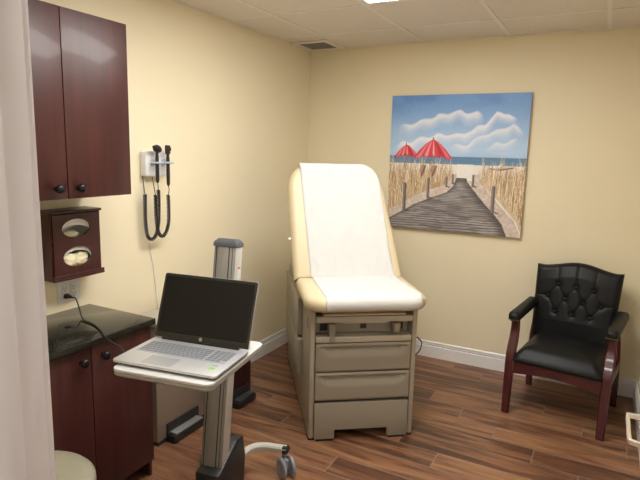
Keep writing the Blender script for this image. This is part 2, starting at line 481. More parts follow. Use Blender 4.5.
# backrest
TH = R(66)
HIN = Vector((0, .392, .838))
BM = Matrix.Translation(HIN) @ Matrix.Rotation(TH, 4, 'X')    # local: x across, y up the back, z = front face normal (towards sitter)
BL = .775
def back_outline():
    o = []
    # right side going up, then over the rounded top, then down the left
    o += [(-.355, .0), (.330, .0)]
    for t in np.linspace(.06, .52, 8): o.append((.330-.088*(t/.62)**1.25, t))
    xr = .330-.088*(.52/.62)**1.25
    for k in range(1, 13):
        a = k/12*PI/2; o.append((xr-.155+.155*math.cos(a)-.012*math.sin(a), .52+(BL-.52)*math.sin(a)))
    for k in range(0, 12):
        a = PI/2+k/12*PI/2; o.append((-.376+.125+.125*math.cos(a), BL-.175+.160*math.sin(a)))
    for t in np.linspace(BL-.175, .06, 8): o.append((-.376+.021*(1-t/(BL-.175)), t))
    return o
b = B(); pillow(b, back_outline(), -.088, 0, .040); b.transform(BM)
obj('back_cushion', b, 'vinyl', T, 60)
b = B(); box(b, -.24, .20, .05, .62, -.105, -.0885, .004); b.transform(BM)
for x in (-.2, .16):
    tube(b, [(x, .40, .775), (x, .62, .90), BM @ Vector((x, .34, -.10))], .012, 8)
bf = obj('backrest_frame', b, 'taupe', T)
kb = B(); lathe(kb, [(0, 0), (.008, 0), (.009, .008), (.007, .014), (0, .016)], 16, BM @ Matrix.Translation((-.366, .27, -.045)) @ Matrix.Rotation(-PI/2, 4, 'Y'))
obj('release_knob', kb, 'whiteplastic', T)
kc = B(); tube(kc, smooth_path([(bw+.001, .10, .56), (bw+.03, .085, .565), (bw+.058, .09, .53), (bw+.055, .115, .47), (bw+.02, .13, .43), (bw+.001, .14, .42)], 8), .0035, 6)
obj('power_cord', kc, 'blackrubber', T, label='thin black cord looping out of the side panel')

# ------------------------------------------------------------------ paper sheet on the table
def paper():
    rng = random.Random(3)
    b = B(); rows = []
    off = .0025; nx = 46
    # path in the local (y,z) plane: list of (y, z, normal_y, normal_z, tag, param)
    yb = Vector((0, math.cos(TH), math.sin(TH))); zn = Vector((0, -math.sin(TH), math.cos(TH)))
    def xr(tt):   # right edge along the back (tt metres up the back)
        return .272-.052*(tt/.7)
    def xl(tt):
        return -.252-.048*(tt/.75)
    S = []
    for k in range(12):      # behind and over the top of the back
        a = PI*.95*(1-k/11)
        S.append(('top', a))
    for k in range(46): S.append(('back', (BL-.043)*(1-k/45)+.004*(k/45)))
    for k in range(1, 26): S.append(('seat', k/25))
    for k in range(1, 13): S.append(('roll', k/12))
    for kind, t in S:
        row = []
        for i in range(nx+1):
            s = i/nx
            if kind in ('top', 'back'):
                tt = t if kind == 'back' else BL-.02
                x = xl(tt)+(xr(tt)-xl(tt))*s
                if kind == 'back' or True:
                    # local outline height at this x (rounded top corners)
                    xs = .330-.088*(.52/.62)**1.25
                    top = BL
                    if x > xs-.155: top = .52+(BL-.52)*math.sqrt(max(0, 1-((x-(xs-.155))/.155)**2))
                    top = max(top, .60)
                if kind == 'top':
                    r = .044; yy = top-.042+r*math.sin(t); zz = -.042+(r+off)*math.cos(t)
                    if t > PI/2: zz = -.042+(r+off)*math.cos(t)
                    p = HIN+yb*yy+zn*zz
                else:
                    yy = t*(top-.042)/(BL-.043)
                    w = .010*max(0, noise.noise(Vector((x*9, t*3.2-x*4, .3))))+.007*max(0, noise.noise(Vector((x*24+t*5, t*6, 1.7))))+.003*max(0, noise.noise(Vector((x*50-t*9, t*9, 5.1))))
                    zz = off+w
                    if t < .05: zz += .010*(1-t/.05)
                    p = HIN+yb*yy+zn*zz
                p = Vector((x, p.y, p.z))
            else:
                xa, xb = xl(0), xr(0)
                # sheet spreads and swings right towards the front edge
                f = t if kind == 'seat' else 1
                xa2 = xa+.012*f; xb2 = xb+.022*f
                x = xa2+(xb2-xa2)*s
                yf = -.105
                if x > .225: yf += .11-math.sqrt(max(0, .11**2-(x-.225)**2))
                if x < -.235: yf += .11-math.sqrt(max(0, .11**2-(x+.235)**2))
                y0 = HIN.y-.006; y1 = yf+.040
                if kind == 'seat':
                    y = y0+(y1-y0)*t; d = .335-x
                    z = SZ1+off+.0025*max(0, noise.noise(Vector((x*7, y*8, 4))))
                    if t < .16: z += .006*(1-t/.16)
                    if d < .04: z -= .040-math.sqrt(.040**2-(.040-d)**2)
                else:
                    a = t*PI*.80
                    r = .040+off+.0015
                    if i == nx: a *= .93
                    a *= 1-.16*max(0, s-.8)/.2
                    y = y1-r*math.sin(a); z = SZ1-.040+r*math.cos(a)
                    if a > PI*.5: z = SZ1-.040+r*math.cos(a)*1.0
                p = Vector((x, y, z))
            row.append(b.verts.new(p))
        rows.append(row)
    for r0, r1 in zip(rows, rows[1:]):
        for i in range(nx): b.faces.new((r0[i], r0[i+1], r1[i+1], r1[i]))
    return b
pm = paper()
po = obj('table_paper', pm, 'paper', None, 80)
po.location = TL; po.rotation_euler = (0, 0, TYAW)
md = po.modifiers.new('thick', 'SOLIDIFY'); md.thickness = .0008; md.offset = 0
tag(po, 'white disposable paper sheet draped down the exam table backrest and seat', 'paper sheet')

# ------------------------------------------------------------------ painting on the back wall
def paint():
    n = 300
    rng = np.random.default_rng(5)
    U, V = np.meshgrid((np.arange(n)+.5)/n, (np.arange(n)+.5)/n)
    def c(*a): return np.array(a, float)
    def sm(a, b, x): t = np.clip((x-a)/(b-a), 0, 1); return t*t*(3-2*t)
    def vn(fx, fy, seed, oct=4):
        r = np.random.default_rng(seed); out = np.zeros((n, n)); amp = 1; tot = 0
        for o in range(oct):
            gx, gy = max(2, int(fx*2**o)), max(2, int(fy*2**o))
            G = r.random((gy+2, gx+2)); xx = U*gx; yy = V*gy
            xi = xx.astype(int); yi = yy.astype(int); xf = xx-xi; yf = yy-yi
            xf = xf*xf*(3-2*xf); yf = yf*yf*(3-2*yf)
            v = (G[yi, xi]*(1-xf)+G[yi, xi+1]*xf)*(1-yf)+(G[yi+1, xi]*(1-xf)+G[yi+1, xi+1]*xf)*yf
            out += v*amp; tot += amp; amp *= .5
        return out/tot
    I = np.zeros((n, n, 3))
    def mixin(mask, col):
        I[:] = I*(1-mask[..., None])+np.asarray(col)*mask[..., None]
    # sky
    g = sm(0, .42, V)[..., None]
    I[:] = c(98, 143, 205)*(1-g)+c(168, 198, 230)*g
    mixin(.55*sm(.45, .75, vn(4, 6, 1))*(1-sm(.0, .22, V)), c(72, 118, 190))
    mixin(.4*sm(.4, .7, vn(3, 8, 9))*sm(.15, .3, V), c(140, 172, 212))
    nz = vn(7, 9, 2)-.5
    def cloud(pts, th, a):
        us, vs = zip(*pts)
        vc = np.interp(U, us, vs)+.05*nz+.010*np.sin(U*46)
        end = sm(us[0], us[0]+.10, U)*(1-sm(us[-1]-.06, us[-1], U))
        d = V-vc
        m = sm(-.004, .014, d)*(1-sm(.012, th, d))*end
        mixin(a*m, c(208, 216, 234))
        mixin(a*.65*sm(-.004, .010, d)*(1-sm(.012, th*.45, d))*end, c(230, 230, 238))
    cloud([(.05, .235), (.2, .20), (.3, .17), (.42, .135), (.52, .115), (.62, .13), (.70, .15)], .11, .85)
    cloud([(.02, .37), (.15, .35), (.3, .31), (.45, .28), (.55, .27), (.63, .24), (.70, .20), (.78, .13), (.86, .13), (.93, .18)], .10, .95)
    cloud([(.45, .37), (.6, .34), (.70, .27), (.80, .25), (.90, .22), (.98, .26)], .085, .8)
    cloud([(.70, .38), (.8, .34), (.88, .31), (.95, .31)], .06, .75)
    mixin(.35*sm(.72, .80, U)*(1-sm(.86, .93, U))*sm(.405, .413, V)*(1-sm(.413, .425, V)), c(225, 215, 225))
    # sea and far sand
    sea = (V > .445)*(V < .505)
    mixin(sea*1.0, c(86, 124, 160)); mixin(sea*.5*sm(.45, .65, vn(5, 60, 3)), c(72, 110, 150)); mixin(1.0*sea*sm(.485, .505, V)*.4, c(120, 150, 178))
    hz = (V >= .503)*1.0
    mixin(hz, c(226, 220, 212))
    # umbrella poles
    def line(u0, v0, u1, v1, w, col, a=1.0):
        L2 = (u1-u0)**2+(v1-v0)**2
        t = np.clip(((U-u0)*(u1-u0)+(V-v0)*(v1-v0))/L2, 0, 1)
        d = np.hypot(U-u0-t*(u1-u0), V-v0-t*(v1-v0))
        mixin(a*(1-sm(w*.6, w*1.3, d)), col)
    line(.335, .42, .335, .56, .004, c(120, 90, 70)); line(.135, .42, .135, .56, .004, c(120, 90, 70))
    def umb(uc, va, vb, hw):
        half = hw*np.clip((V-va)/(vb-va), 0, 1)**.68
        low = vb-.018*np.cos((U-uc)/hw*PI*.5)+.012*np.abs(np.sin((U-uc)/hw*PI*2.0))
        m = ((np.abs(U-uc) < half)*(V > va)*(V < low)).astype(float)
        mixin(m, c(205, 52, 66))
        q = (U-uc)/np.maximum(half, 1e-4)
        mixin(m*.85*(1-sm(.04, .16, np.abs(q+.35-.1*0)))*sm(va, va+.03, V), c(238, 150, 152))
        mixin(m*.9*(1-sm(.02, .10, np.abs(q-.06))), c(242, 176, 172))
        mixin(m*.9*(1-sm(.05, .2, np.abs(q-.5))), c(176, 28, 48))
        mixin(m*.7*(1-sm(.05, .14, np.abs(q+.72))), c(232, 140, 146))
        mixin(m*.7*(1-sm(.04, .12, np.abs(q-.80))), c(228, 120, 128))
        mixin(m*.6*sm(low-.016, low, V), c(150, 22, 40))
    umb(.135, .365, .46, .100); umb(.338, .325, .462, .150)
    line(.130, .352, .130, .37, .004, c(170, 40, 50)); line(.338, .312, .338, .33, .004, c(170, 40, 50))
    # dune grass fields
    left_edge = lambda v: np.interp(v, [.50, .56, .60, .65, .705, .75, .80, .88, 1.0], [.52, .51, .50, .46, .32, .22, .14, .0, -.1])
    right_edge = lambda v: np.interp(v, [.50, .60, .65, .72, .80, .90, 1.0], [.66, .67, .71, .79, .87, .96, 1.0])
    tex = vn(60, 9, 4)
    gl = (U < left_edge(V)-.01)*(V > .53+.03*(vn(40, 4, 8)-.5))*1.0
    gr = (U > right_edge(V)+.01)*(V > .53+.03*(vn(40, 4, 8)-.5))*1.0
    mixin(gl*sm(.52, .60, V), c(190, 162, 126)); mixin(gr*sm(.52, .60, V), c(204, 180, 148))
    mixin(gl*.6*sm(.5, .7, tex)*sm(.54, .65, V), c(150, 116, 82)); mixin(gr*.5*sm(.5, .7, tex)*sm(.54, .65, V), c(166, 134, 98))
    # boardwalk
    bl = np.interp(V, [.60, .66, .71, .765, .81, .86, .94, 1.0], [.53, .505, .46, .32, .22, .14, .0, -.05])
    br = np.interp(V, [.60, .63, .71, .79, .86, .92, 1.0], [.60, .61, .68, .75, .82, .87, .905])
    path = ((V > .60)*(U > bl+.012*nz)*(U < br+.012*nz)).astype(float)
    # sandy banks either side
    bank = ((V > .57)*(U > left_edge(V)-.01)*(U < br+.10+.03*nz)).astype(float)
    sandtex = vn(70, 70, 6, 3)
    mixin(bank, c(198, 180, 168)); mixin(bank*.6*sm(.5, .75, sandtex), c(226, 214, 206)); mixin(bank*.5*sm(.55, .8, vn(50, 50, 11, 3)), c(160, 140, 130))
    white = ((V > .50)*(V < .62)*(U > .525)*(U < .645)).astype(float); mixin(white*.95, c(232, 226, 220))
    pv = (V-.60)/.4
    ph = 26*np.log1p(np.clip(pv, 0, 2)*3.0)+.6*nz+.4*U
    fr = ph-np.floor(ph)
    tone = vn(8, 70, 7, 3)
    mixin(path, c(136, 129, 128)); mixin(path*.75*sm(.42, .68, tone), c(172, 165, 163)); mixin(path*.65*sm(.5, .75, vn(10, 60, 13, 3)), c(92, 85, 84))
    mixin(path*.8*(1-sm(.06, .22, np.minimum(fr, 1-fr))), c(52, 48, 50))
    mixin(path*.55*(1-sm(.0, .05, U-bl)), c(50, 42, 42)); mixin(path*.6*(1-sm(.0, .09, br-U)), c(48, 40, 40))
    # single grass blades
    def blades(num, fu, vr, hr, cols):
        for _ in range(num):
            v0 = rng.uniform(*vr); u0 = fu(v0)
            if u0 is None: continue
            h = rng.uniform(*hr)*(.55+.8*(v0-.5)); l = rng.normal(0, .016)
            col = cols[rng.integers(len(cols))]
            i0 = int(max(0, (v0-h)*n)); i1 = int(min(n-1, v0*n))
            for i in range(i0, i1):
                t = (v0-(i+.5)/n)/h; uu = u0+l*t*t; j = int(uu*n)
                if 0 <= j < n:
                    a = .75 if t < .8 else .45
                    I[i, j] = I[i, j]*(1-a)+np.array(col)*a
    GC = [(226, 206, 168), (206, 178, 134), (150, 116, 80), (238, 226, 200), (176, 142, 98), (122, 92, 66)]
    blades(620, lambda v: rng.uniform(0, max(.01, float(left_edge(v))-.02)), (.56, .88), (.10, .24), GC)
    blades(430, lambda v: rng.uniform(min(.99, float(right_edge(v))+.03), 1.0), (.56, .92), (.10, .24), GC)
    # posts, chairs, boat
    for (u0, va, vb, w) in ((.135, .665, .865, .013), (.318, .615, .755, .010), (.455, .60, .665, .007), (.50, .58, .64, .007), (.797, .66, .835, .013), (.648, .58, .655, .008)):
        line(u0, va, u0, vb, w, c(84, 76, 80)); line(u0-w*.4, va, u0-w*.4, vb, w*.35, c(128, 118, 118)); line(u0+w, vb, u0+w*3, vb+.006, .006, c(70, 60, 58), .7)
    for (u0, v0) in ((.268, .55), (.352, .55)):
        d = np.hypot((U-u0)/.022, (V-v0)/.045); mixin(.8*(1-sm(.8, 1.1, d)), c(150, 112, 90)); line(u0+.02, v0-.03, u0-.01, v0+.045, .006, c(104, 70, 54))
    line(.76, .525, .83, .533, .005, c(150, 110, 96)); line(.83, .533, .915, .515, .005, c(122, 88, 78)); line(.80, .527, .84, .49, .003, c(225, 225, 225)); line(.80, .52, .86, .52, .004, c(190, 150, 140))
    I[:] = np.clip(I+rng.normal(0, 3.0, (n, n, 1)), 0, 255)
    return np.clip((I/255)**.86*1.03, 0, 1)
IMG = paint(); PN = IMG.shape[0]
PX0, PX1, PZ0, PZ1 = .757, 1.774, 1.034, 2.050
P = thing('painting', 'square canvas painting of red beach umbrellas and a boardwalk on the back wall', 'painting', ((PX0+PX1)/2, -.0005, PZ0))
pw = PX1-PX0; phh = PZ1-PZ0
b = B(); rings = []
vs = [[b.verts.new((-pw/2+pw*j/PN, -.038, phh-phh*i/PN)) for j in range(PN+1)] for i in range(PN+1)]
for i in range(PN):
    for j in range(PN): b.faces.new((vs[i][j], vs[i+1][j], vs[i+1][j+1], vs[i][j+1]))
me = bpy.data.meshes.new('canvas'); b.to_mesh(me); b.free()
lin = np.where(IMG <= .04045, IMG/12.92, ((IMG+.055)/1.055)**2.4)
pad = np.pad(lin, ((0, 1), (0, 1), (0, 0)), mode='edge')
ca = me.color_attributes.new('paint', 'FLOAT_COLOR', 'POINT')
ca.data.foreach_set('color', np.concatenate([pad, np.ones(pad.shape[:2]+(1,))], -1).astype(np.float32).ravel())
pmat = base_mat('oil_paint', (.5, .5, .5), .5)
N_, L_, B_ = nodes(pmat); at = N_.new('ShaderNodeAttribute'); at.attribute_name = 'paint'; L_.new(at.outputs['Color'], B_.inputs['Base Color'])
me.materials.append(pmat)
co = bpy.data.objects.new('canvas', me); COL.objects.link(co); co.parent = P
M['canvasside'] = base_mat('canvas_side', (.40, .33, .27), .7)
obj('stretcher_frame', box(B(), -pw/2, pw/2, -.0372, 0, 0, phh, .001), 'canvasside', P)

# ------------------------------------------------------------------ armchair
A_ = thing('armchair', 'black leather armchair with button-tufted back and mahogany arms by the right wall', 'armchair', (2.160, -.440, 0), R(-8.0))
lw = .273
for s in (-1, 1):
    # front leg sweeps up into the arm support
    pts = smooth_path([(s*lw, -.275, 0), (s*lw, -.268, .16), (s*lw, -.258, .33), (s*lw, -.243, .40), (s*lw, -.212, .47), (s*lw, -.196, .53), (s*lw, -.198, .60)], 6)
    hh = [.044+.012*math.sin(min(1, i/len(pts)*1.0)*PI) for i in range(len(pts))]
    obj('front_leg', sweep(B(), pts, .036, hh, .22), 'cherrychair', A_, 40)
    pts = smooth_path([(s*(lw-.005), .262, 0), (s*(lw-.005), .235, .20), (s*(lw-.012), .222, .38), (s*(lw-.026), .235, .52), (s*(lw-.036), .250, .60)], 5)
    obj('rear_leg', sweep(B(), pts, .034, .042, .22), 'cherrychair', A_, 40)
    # padded arm rest
    b = B()
    poly = rrect(s*lw-.036, s*lw+.036, -.268, .205, (.03, .03, .015, .015), 6)
    pillow(b, poly, .600, .662, .024, 5)
    for vtx in b.verts:
        if vtx.co.y < -.12: vtx.co.z -= .012*((-.12-vtx.co.y)/.15)**2
    ar = obj('arm_pad', b, 'leather', A_, 60)
    for k in range(9):
        x = s*lw-.030+.0075*k
        yy = -.2685+.0012*(abs(k-4)/2)**2*2.2
        nb = B(); bmesh.ops.create_icosphere(nb, subdivisions=1, radius=.0044, matrix=Matrix.Translation((x, yy+.001, .606)))
        obj('nail_head', nb, 'nail', ar)
# rails under the seat: front apron with a curved lower edge
ap = B()
top = [(-.256+.512*k/16, .345) for k in range(17)]
low = [(.256-.512*k/16, .262+.026*math.sin(PI*k/16)) for k in range(17)]
prism(ap, top+low, 1, -.268, -.244)
obj('front_apron', ap, 'cherrychair', A_)
for s in (-1, 1):
    obj('side_rail', box(B(), s*lw-.014, s*lw+.014, -.24, .21, .275, .335, .003), 'cherrychair', A_)
obj('rear_rail', box(B(), -.24, .24, .205, .232, .275, .335, .003), 'cherrychair', A_)
# domed seat
b = B(); n = 30; poly = rrect(-.258, .256, -.294, .205, (.035, .035, .03, .03), 8)
rings = []
for k in range(7):
    a = PI/2*k/6; rings.append([Vector((x, y, .346+.02*(1-math.cos(a))-.0)) for x, y in inset(poly, .02*(1-math.sin(a)))])
for k in range(0, 13):
    f = k/12; sc = 1-f; 
    zz = .366+.052*math.sin(min(1, f*3.6)*PI/2)+.052*(1-(1-f)**2)
    rings.append([Vector((x*(1-f*.97), -.045+(y+.045)*(1-f*.97), zz)) for x, y in poly])
loft(b, rings)
obj('seat', b, 'leather', A_, 70)
# tufted back
brot = Matrix.Translation((-.018, .205, .405)) @ Matrix.Rotation(R(-11), 4, 'X')   # local x across, z up the back, -y front
BW, BHh = .267, .520
rowz = (.352, .262, .170)
btn = []
for k in (-1, 0, 1): btn.append((k*.113+.002, rowz[0]-.008*k))
for k in (-1.5, -.5, .5, 1.5): btn.append((k*.113+.0, rowz[1]-.008*k))
for k in (-1, 0, 1): btn.append((k*.113+.0, rowz[2]-.004*k))
seg = []
for i in range(3):
    seg += [(btn[i], btn[3+i]), (btn[i], btn[4+i]), (btn[7+i], btn[3+i]), (btn[7+i], btn[4+i]), (btn[i], (btn[i][0]*1.05, .56))]
seg += [(btn[3], (-.30, rowz[1]+.012)), (btn[6], (.30, rowz[1]+.012))]
def topz(x): 
    q = abs(x)/BW
    return BHh-.040*(1-math.cos(min(1, q*1.10)*PI))/2 + .004*max(0, (q-.85)/.15)
def bdepth(x, z):
    y = 0
    for (a, c) in btn:
        y += .010*math.exp(-((x-a)**2+(z-c)**2)/.021**2)
    dm = 9
    for (p, q) in seg:
        vx, vz = q[0]-p[0], q[1]-p[1]; t = max(0, min(1, ((x-p[0])*vx+(z-p[1])*vz)/(vx*vx+vz*vz)))
        dm = min(dm, math.hypot(x-p[0]-t*vx, z-p[1]-t*vz))
    y += .0034*math.exp(-(dm/.0040)**2)+.0016*math.exp(-(dm/.014)**2)
    return y
b = B(); nx, nz = 176, 160
front = []; 
for i in range(nz+1):
    row = []
    for j in range(nx+1):
        x = -BW+2*BW*j/nx; zt = topz(x); z = zt*i/nz
        wx = 1-.07*(1-z/BHh)      # a little narrower at the bottom
        e = min(BW-abs(x), zt-z, z+.02)
        rr = .038; edge = 0 if e > rr else rr-math.sqrt(max(0, rr*rr-(rr-e)**2))
        pil = -.022*(1-(x/BW)**2)*min(1, z/.12)*min(1, (zt-z)/.10)
        row.append(b.verts.new((x*wx, -.055+edge+pil+bdepth(x, z), z)))
    front.append(row)
for i in range(nz):
    for j in range(nx): b.faces.new((front[i][j], front[i][j+1], front[i+1][j+1], front[i+1][j]))
# flat rear, stitched to the border
rear = {}
def rv(i, j):
    if (i, j) not in rear:
        c0 = front[i][j].co; rear[(i, j)] = b.verts.new((c0.x*.985, .028, c0.z if i else c0.z))
    return rear[(i, j)]
border = [(0, j) for j in range(nx)]+[(i, nx) for i in range(nz)]+[(nz, j) for j in range(nx, 0, -1)]+[(i, 0) for i in range(nz, 0, -1)]
for k in range(len(border)):
    p, q = border[k], border[(k+1) % len(border)]
    b.faces.new((front[p[0]][p[1]], front[q[0]][q[1]], rv(*q), rv(*p)))
b.faces.new([rv(*p) for p in border])
b.transform(brot)
bk = obj('backrest', b, 'leather', A_, 55)
for (a, c) in btn:
    wx = 1-.07*(1-c/BHh)
    nb = B(); y = -.055-.022*(1-(a/BW)**2)+.0105
    lathe(nb, [(0, .0095), (.006, .0085), (.011, .005), (.0138, -.001), (.011, -.005), (0, -.006)], 14, brot @ Matrix.Translation((a*wx, y, c)) @ Matrix.Rotation(PI/2, 4, 'X'))
    obj('button', nb, 'leather', bk, 60)

# ------------------------------------------------------------------ wall cabinet
CW = thing('wall_cabinet', 'dark cherry wall cabinet with two doors and round knobs, mounted high', 'cabinet', (0, -2.612, 1.391))
obj('cabinet_body', box(B(), .001, .306, -.335, .338, 0, .757, .001), 'cherry', CW)
def knob(parent, x, y, z):
    k = B(); lathe(k, [(.0, 0), (.011, 0), (.008, .006), (.007, .011), (.014, .016), (.0195, .024), (.0185, .031), (.010, .0365), (0, .038)], 20, Matrix.Translation((x, y, z)) @ Matrix.Rotation(PI/2, 4, 'Y'))
    return obj('knob', k, 'knob', parent, 50, label='dark bronze round knob')
for y0, y1, ky in ((-.335, -.0025, -.055), (.0015, .334, .048)):
    dd = obj('door', box(B(), .307, .327, y0, y1, .001, .755, .0015), 'cherry', CW)
    knob(dd, .327, ky, .045)

# ------------------------------------------------------------------ base cabinet and counter
CB = thing('base_cabinet', 'dark cherry base cabinet with two doors under the granite counter', 'cabinet', (0, -2.625, 0))
b = B()
box(b, .001, .418, .321, .339, 0, .784, .001); box(b, .001, .418, -.355, .3205, .085, .784); box(b, .001, .36, -.355, .3205, 0, .0845)
obj('cabinet_body', b, 'cherry', CB)
for y0, y1, ky in ((-.355, -.0025, -.052), (.0015, .336, .058)):
    dd = obj('door', box(B(), .4185, .437, y0, y1, .09, .776, .0015), 'cherry', CB)
    knob(dd, .437, ky, .727)
ct = obj('countertop', box(B(), .0, .458, -2.995, -2.275, .7845, .8135, .004), 'granite')
tag(ct, 'polished dark granite countertop on the base cabinet', 'countertop')

# ------------------------------------------------------------------ glove dispenser with boxes
GD = thing('glove_dispenser', 'dark cherry wall box with two oval glove openings above the outlet', 'dispenser', (0, -2.411, .990))
gy0, gy1 = -.139, .132
def oval_panel(y0, y1, z0, z1, ovals, x0, x1, seg=32, mat=None):
    t = bmesh.new(); ed = []
    def loop(pts):
        vv = [t.verts.new((0, a, c)) for a, c in pts]
        for i in range(len(vv)): ed.append(t.edges.new((vv[i], vv[(i+1) % len(vv)])))
    loop([(y0, z0), (y1, z0), (y1, z1), (y0, z1)])
    for (cy, cz, ry, rz) in ovals:
        loop([(cy+ry*math.cos(2*PI*k/seg), cz+rz*math.sin(2*PI*k/seg)) for k in range(seg)])
    bmesh.ops.triangle_fill(t, use_beauty=True, use_dissolve=False, edges=ed)
    fs = list(t.faces)
    r = bmesh.ops.extrude_face_region(t, geom=fs)
    for v_ in [g_ for g_ in r['geom'] if isinstance(g_, bmesh.types.BMVert)]: v_.co.x += (x1-x0)
    for v_ in t.verts: v_.co.x += x0
    bmesh.ops.recalc_face_normals(t, faces=t.faces)
    return t
OV = ((-.007, .241, .077, .043), (-.004, .107, .079, .046))
b = oval_panel(gy0+.009, gy1-.009, .022, .308, OV, .106, .116)
obj('front_panel', b, 'cherry', GD, 30)
b = B()
box(b, .001, .106, gy0, gy0+.0085, .018, .312, .001); box(b, .001, .106, gy1-.0085, gy1, .018, .312, .001); box(b, .001, .007, gy0+.0085, gy1-.0085, .018, .312)
box(b, .007, .105, gy0+.0085, gy1-.0085, .169, .175)
obj('case', b, 'cherry', GD)
obj('top_cap', box(B(), .0, .122, gy0-.002, gy1+.001, .3125, .325, .003), 'cherry', GD)
b = B(); box(b, .0, .126, gy0-.002, gy1+.003, .004, .0175, .003); box(b, .1165, .126, gy0-.002, gy1+.003, .016, .030, .004)
obj('bottom_lip', b, 'cherry', GD)
# a carton in each tier, its own slot and the gloves in it
def crumple(bm, c, rad, seed, sub=4, amp=.35):
    t = bmesh.new(); bmesh.ops.create_icosphere(t, subdivisions=sub, radius=1)
    for v_ in t.verts:
        p = v_.co.copy(); k = 1+amp*(noise.noise(p*1.8+Vector((seed, 0, 0)))+.6*abs(noise.noise(p*4.5+Vector((0, seed, 0)))))
        v_.co = Vector((c[0]+p.x*k*rad[0], c[1]+p.y*k*rad[1], c[2]+p.z*k*rad[2]))
    merge(bm, t); return bm
for tier, (zz, lab, lab2) in enumerate(((1.0085, 'white glove carton in the lower oval opening of the wall box', 'cream latex gloves bulging from the lower oval opening'), (1.1665, 'nearly empty white glove carton in the upper oval opening of the wall box', 'pale gloves low inside the dark upper oval opening'))):
    G = thing('glove_carton', lab, 'carton', (.008, -2.412, zz+.0006), 0, 'glove cartons in the wall box')
    hgt = .137 if tier == 0 else .118
    b = B(); q = .122
    box(b, 0, .001, -q, q, 0, hgt); box(b, .001, .095, -q, -q+.001, 0, hgt); box(b, .001, .095, q-.001, q, 0, hgt); box(b, .001, .095, -q+.001, q-.001, 0, .001)
    box(b, .001, .095, -q+.001, q-.001, hgt-.001, hgt)
    obj('carton_body', b, 'carton', G, smooth=0)
    cz, cy = (.076, -.002) if tier == 0 else (.045, -.004)
    t = oval_panel(-.1215, .1215, .0005, hgt-.0005, ((cy, cz, .076, .032 if tier else .040),), .0952, .0962)
    obj('carton_front', t, 'carton', G, smooth=0)
    b = B()
    if tier == 0: crumple(b, (.076, -.036, .048), (.019, .044, .030), 3.1); crumple(b, (.072, .030, .050), (.021, .046, .030), 6.4); b.transform(Matrix.Translation((0, 0, .019))); crumple(b, (.050, 0, .026), (.032, .085, .022), 2.2)
    else: crumple(b, (.072, -.022, .030), (.015, .050, .018), 9.2)
    gl = obj('disposable_gloves', b, 'glove', None, 70); gl.location = (.008, -2.412, zz+.0006)
    tag(gl, lab2, 'gloves', kind='stuff')

# ------------------------------------------------------------------ wall outlet and cord
O_ = thing('wall_outlet', 'white double outlet plate under the wall glove box', 'outlet', (0, -2.392, .908))
obj('plate', box(B(), .0005, .006, -.064, .064, -.055, .055, .002), 'outlet', O_)
for y in (-.024, .024):
    rc = obj('receptacle', box(B(), .006, .009, y-.017, y+.017, -.034, .034, .001), 'outlet', O_)
    sl = B()
    for z in (-.020, .016):
        if y < 0 and z < 0: continue
        box(sl, .0088, .0093, y-.008, y-.0058, z-.002, z+.007); box(sl, .0088, .0093, y+.0056, y+.008, z-.002, z+.007); lathe(sl, [(0, 0), (.0028, 0), (.0028, .0005), (0, .0005)], 10, Matrix.Translation((.0088, y, z-.009)) @ Matrix.Rotation(PI/2, 4, 'Y'))
    obj('slot', sl, 'slot', rc, smooth=0)
PC = thing('power_cord', 'black laptop power cord running from the outlet across the granite counter', 'cord', (0, -2.416, .888))
b = B(); prism(b, [(-.012, -.011), (.012, -.011), (.013, .0), (.008, .011), (-.008, .011), (-.013, .0)], 0, .0095, .030, .002); sweep(b, [(.030, 0, 0), (.044, .001, -.001)], .016, .014, .3); tube(b, [(.043, .001, -.001), (.058, .004, -.003)], [.006, .0038], 8)
obj('plug', b, 'blackplastic', PC)
cp = [(.055, -2.412, .885), (.075, -2.414, .887), (.095, -2.420, .876), (.130, -2.433, .837), (.170, -2.457, .822), (.219, -2.482, .8178), (.263, -2.490, .8175), (.313, -2.504, .8175), (.381, -2.533, .8178), (.47, -2.582, .820), (.56, -2.628, .826), (.66, -2.672, .838), (.730, -2.716, .849), (.7565, -2.7355, .851)]
b = B(); tube(b, [Vector(p)-Vector((0, -2.416, .888)) for p in smooth_path(cp, 8)], .0034, 8)
obj('cable', b, 'blackrubber', PC, 60)

# ------------------------------------------------------------------ diagnostic wall station with its two instruments
DS = thing('diagnostic_station', 'white wall transformer with two cradles for otoscope and ophthalmoscope', 'medical instrument station', (0, -1.832, 1.449))
b = B(); box(b, .0, .050, -.078, .076, .0, .143, .012, 4)
obj('housing', b, 'whiteplastic', DS)
for y in (-.030, .053):
    cb = B(); box(cb, .0505, .062, y-.020, y+.010, .060, .098, .004); 
    tube(cb, [(.058+.0, y-.026, .079)]+[(.088-.026*math.cos(a), y-.026*math.sin(a)*-1*-1, .079) for a in np.linspace(.6, 2*PI-.6, 16)]+[(.060, y+.024, .079)], .0055, 8)
    obj('cradle', cb, 'cradle', DS, 60)
pc = B(); tube(pc, smooth_path([(.012, -.055, .001), (.006, -.058, -.10), (.005, -.045, -.25), (.005, -.02, -.42), (.006, .0, -.52), (.006, .02, -.70), (.006, .03, -.80)], 8), .0025, 6)
obj('power_cord', pc, 'whiteplastic', DS, label='thin white cord hanging down the wall')

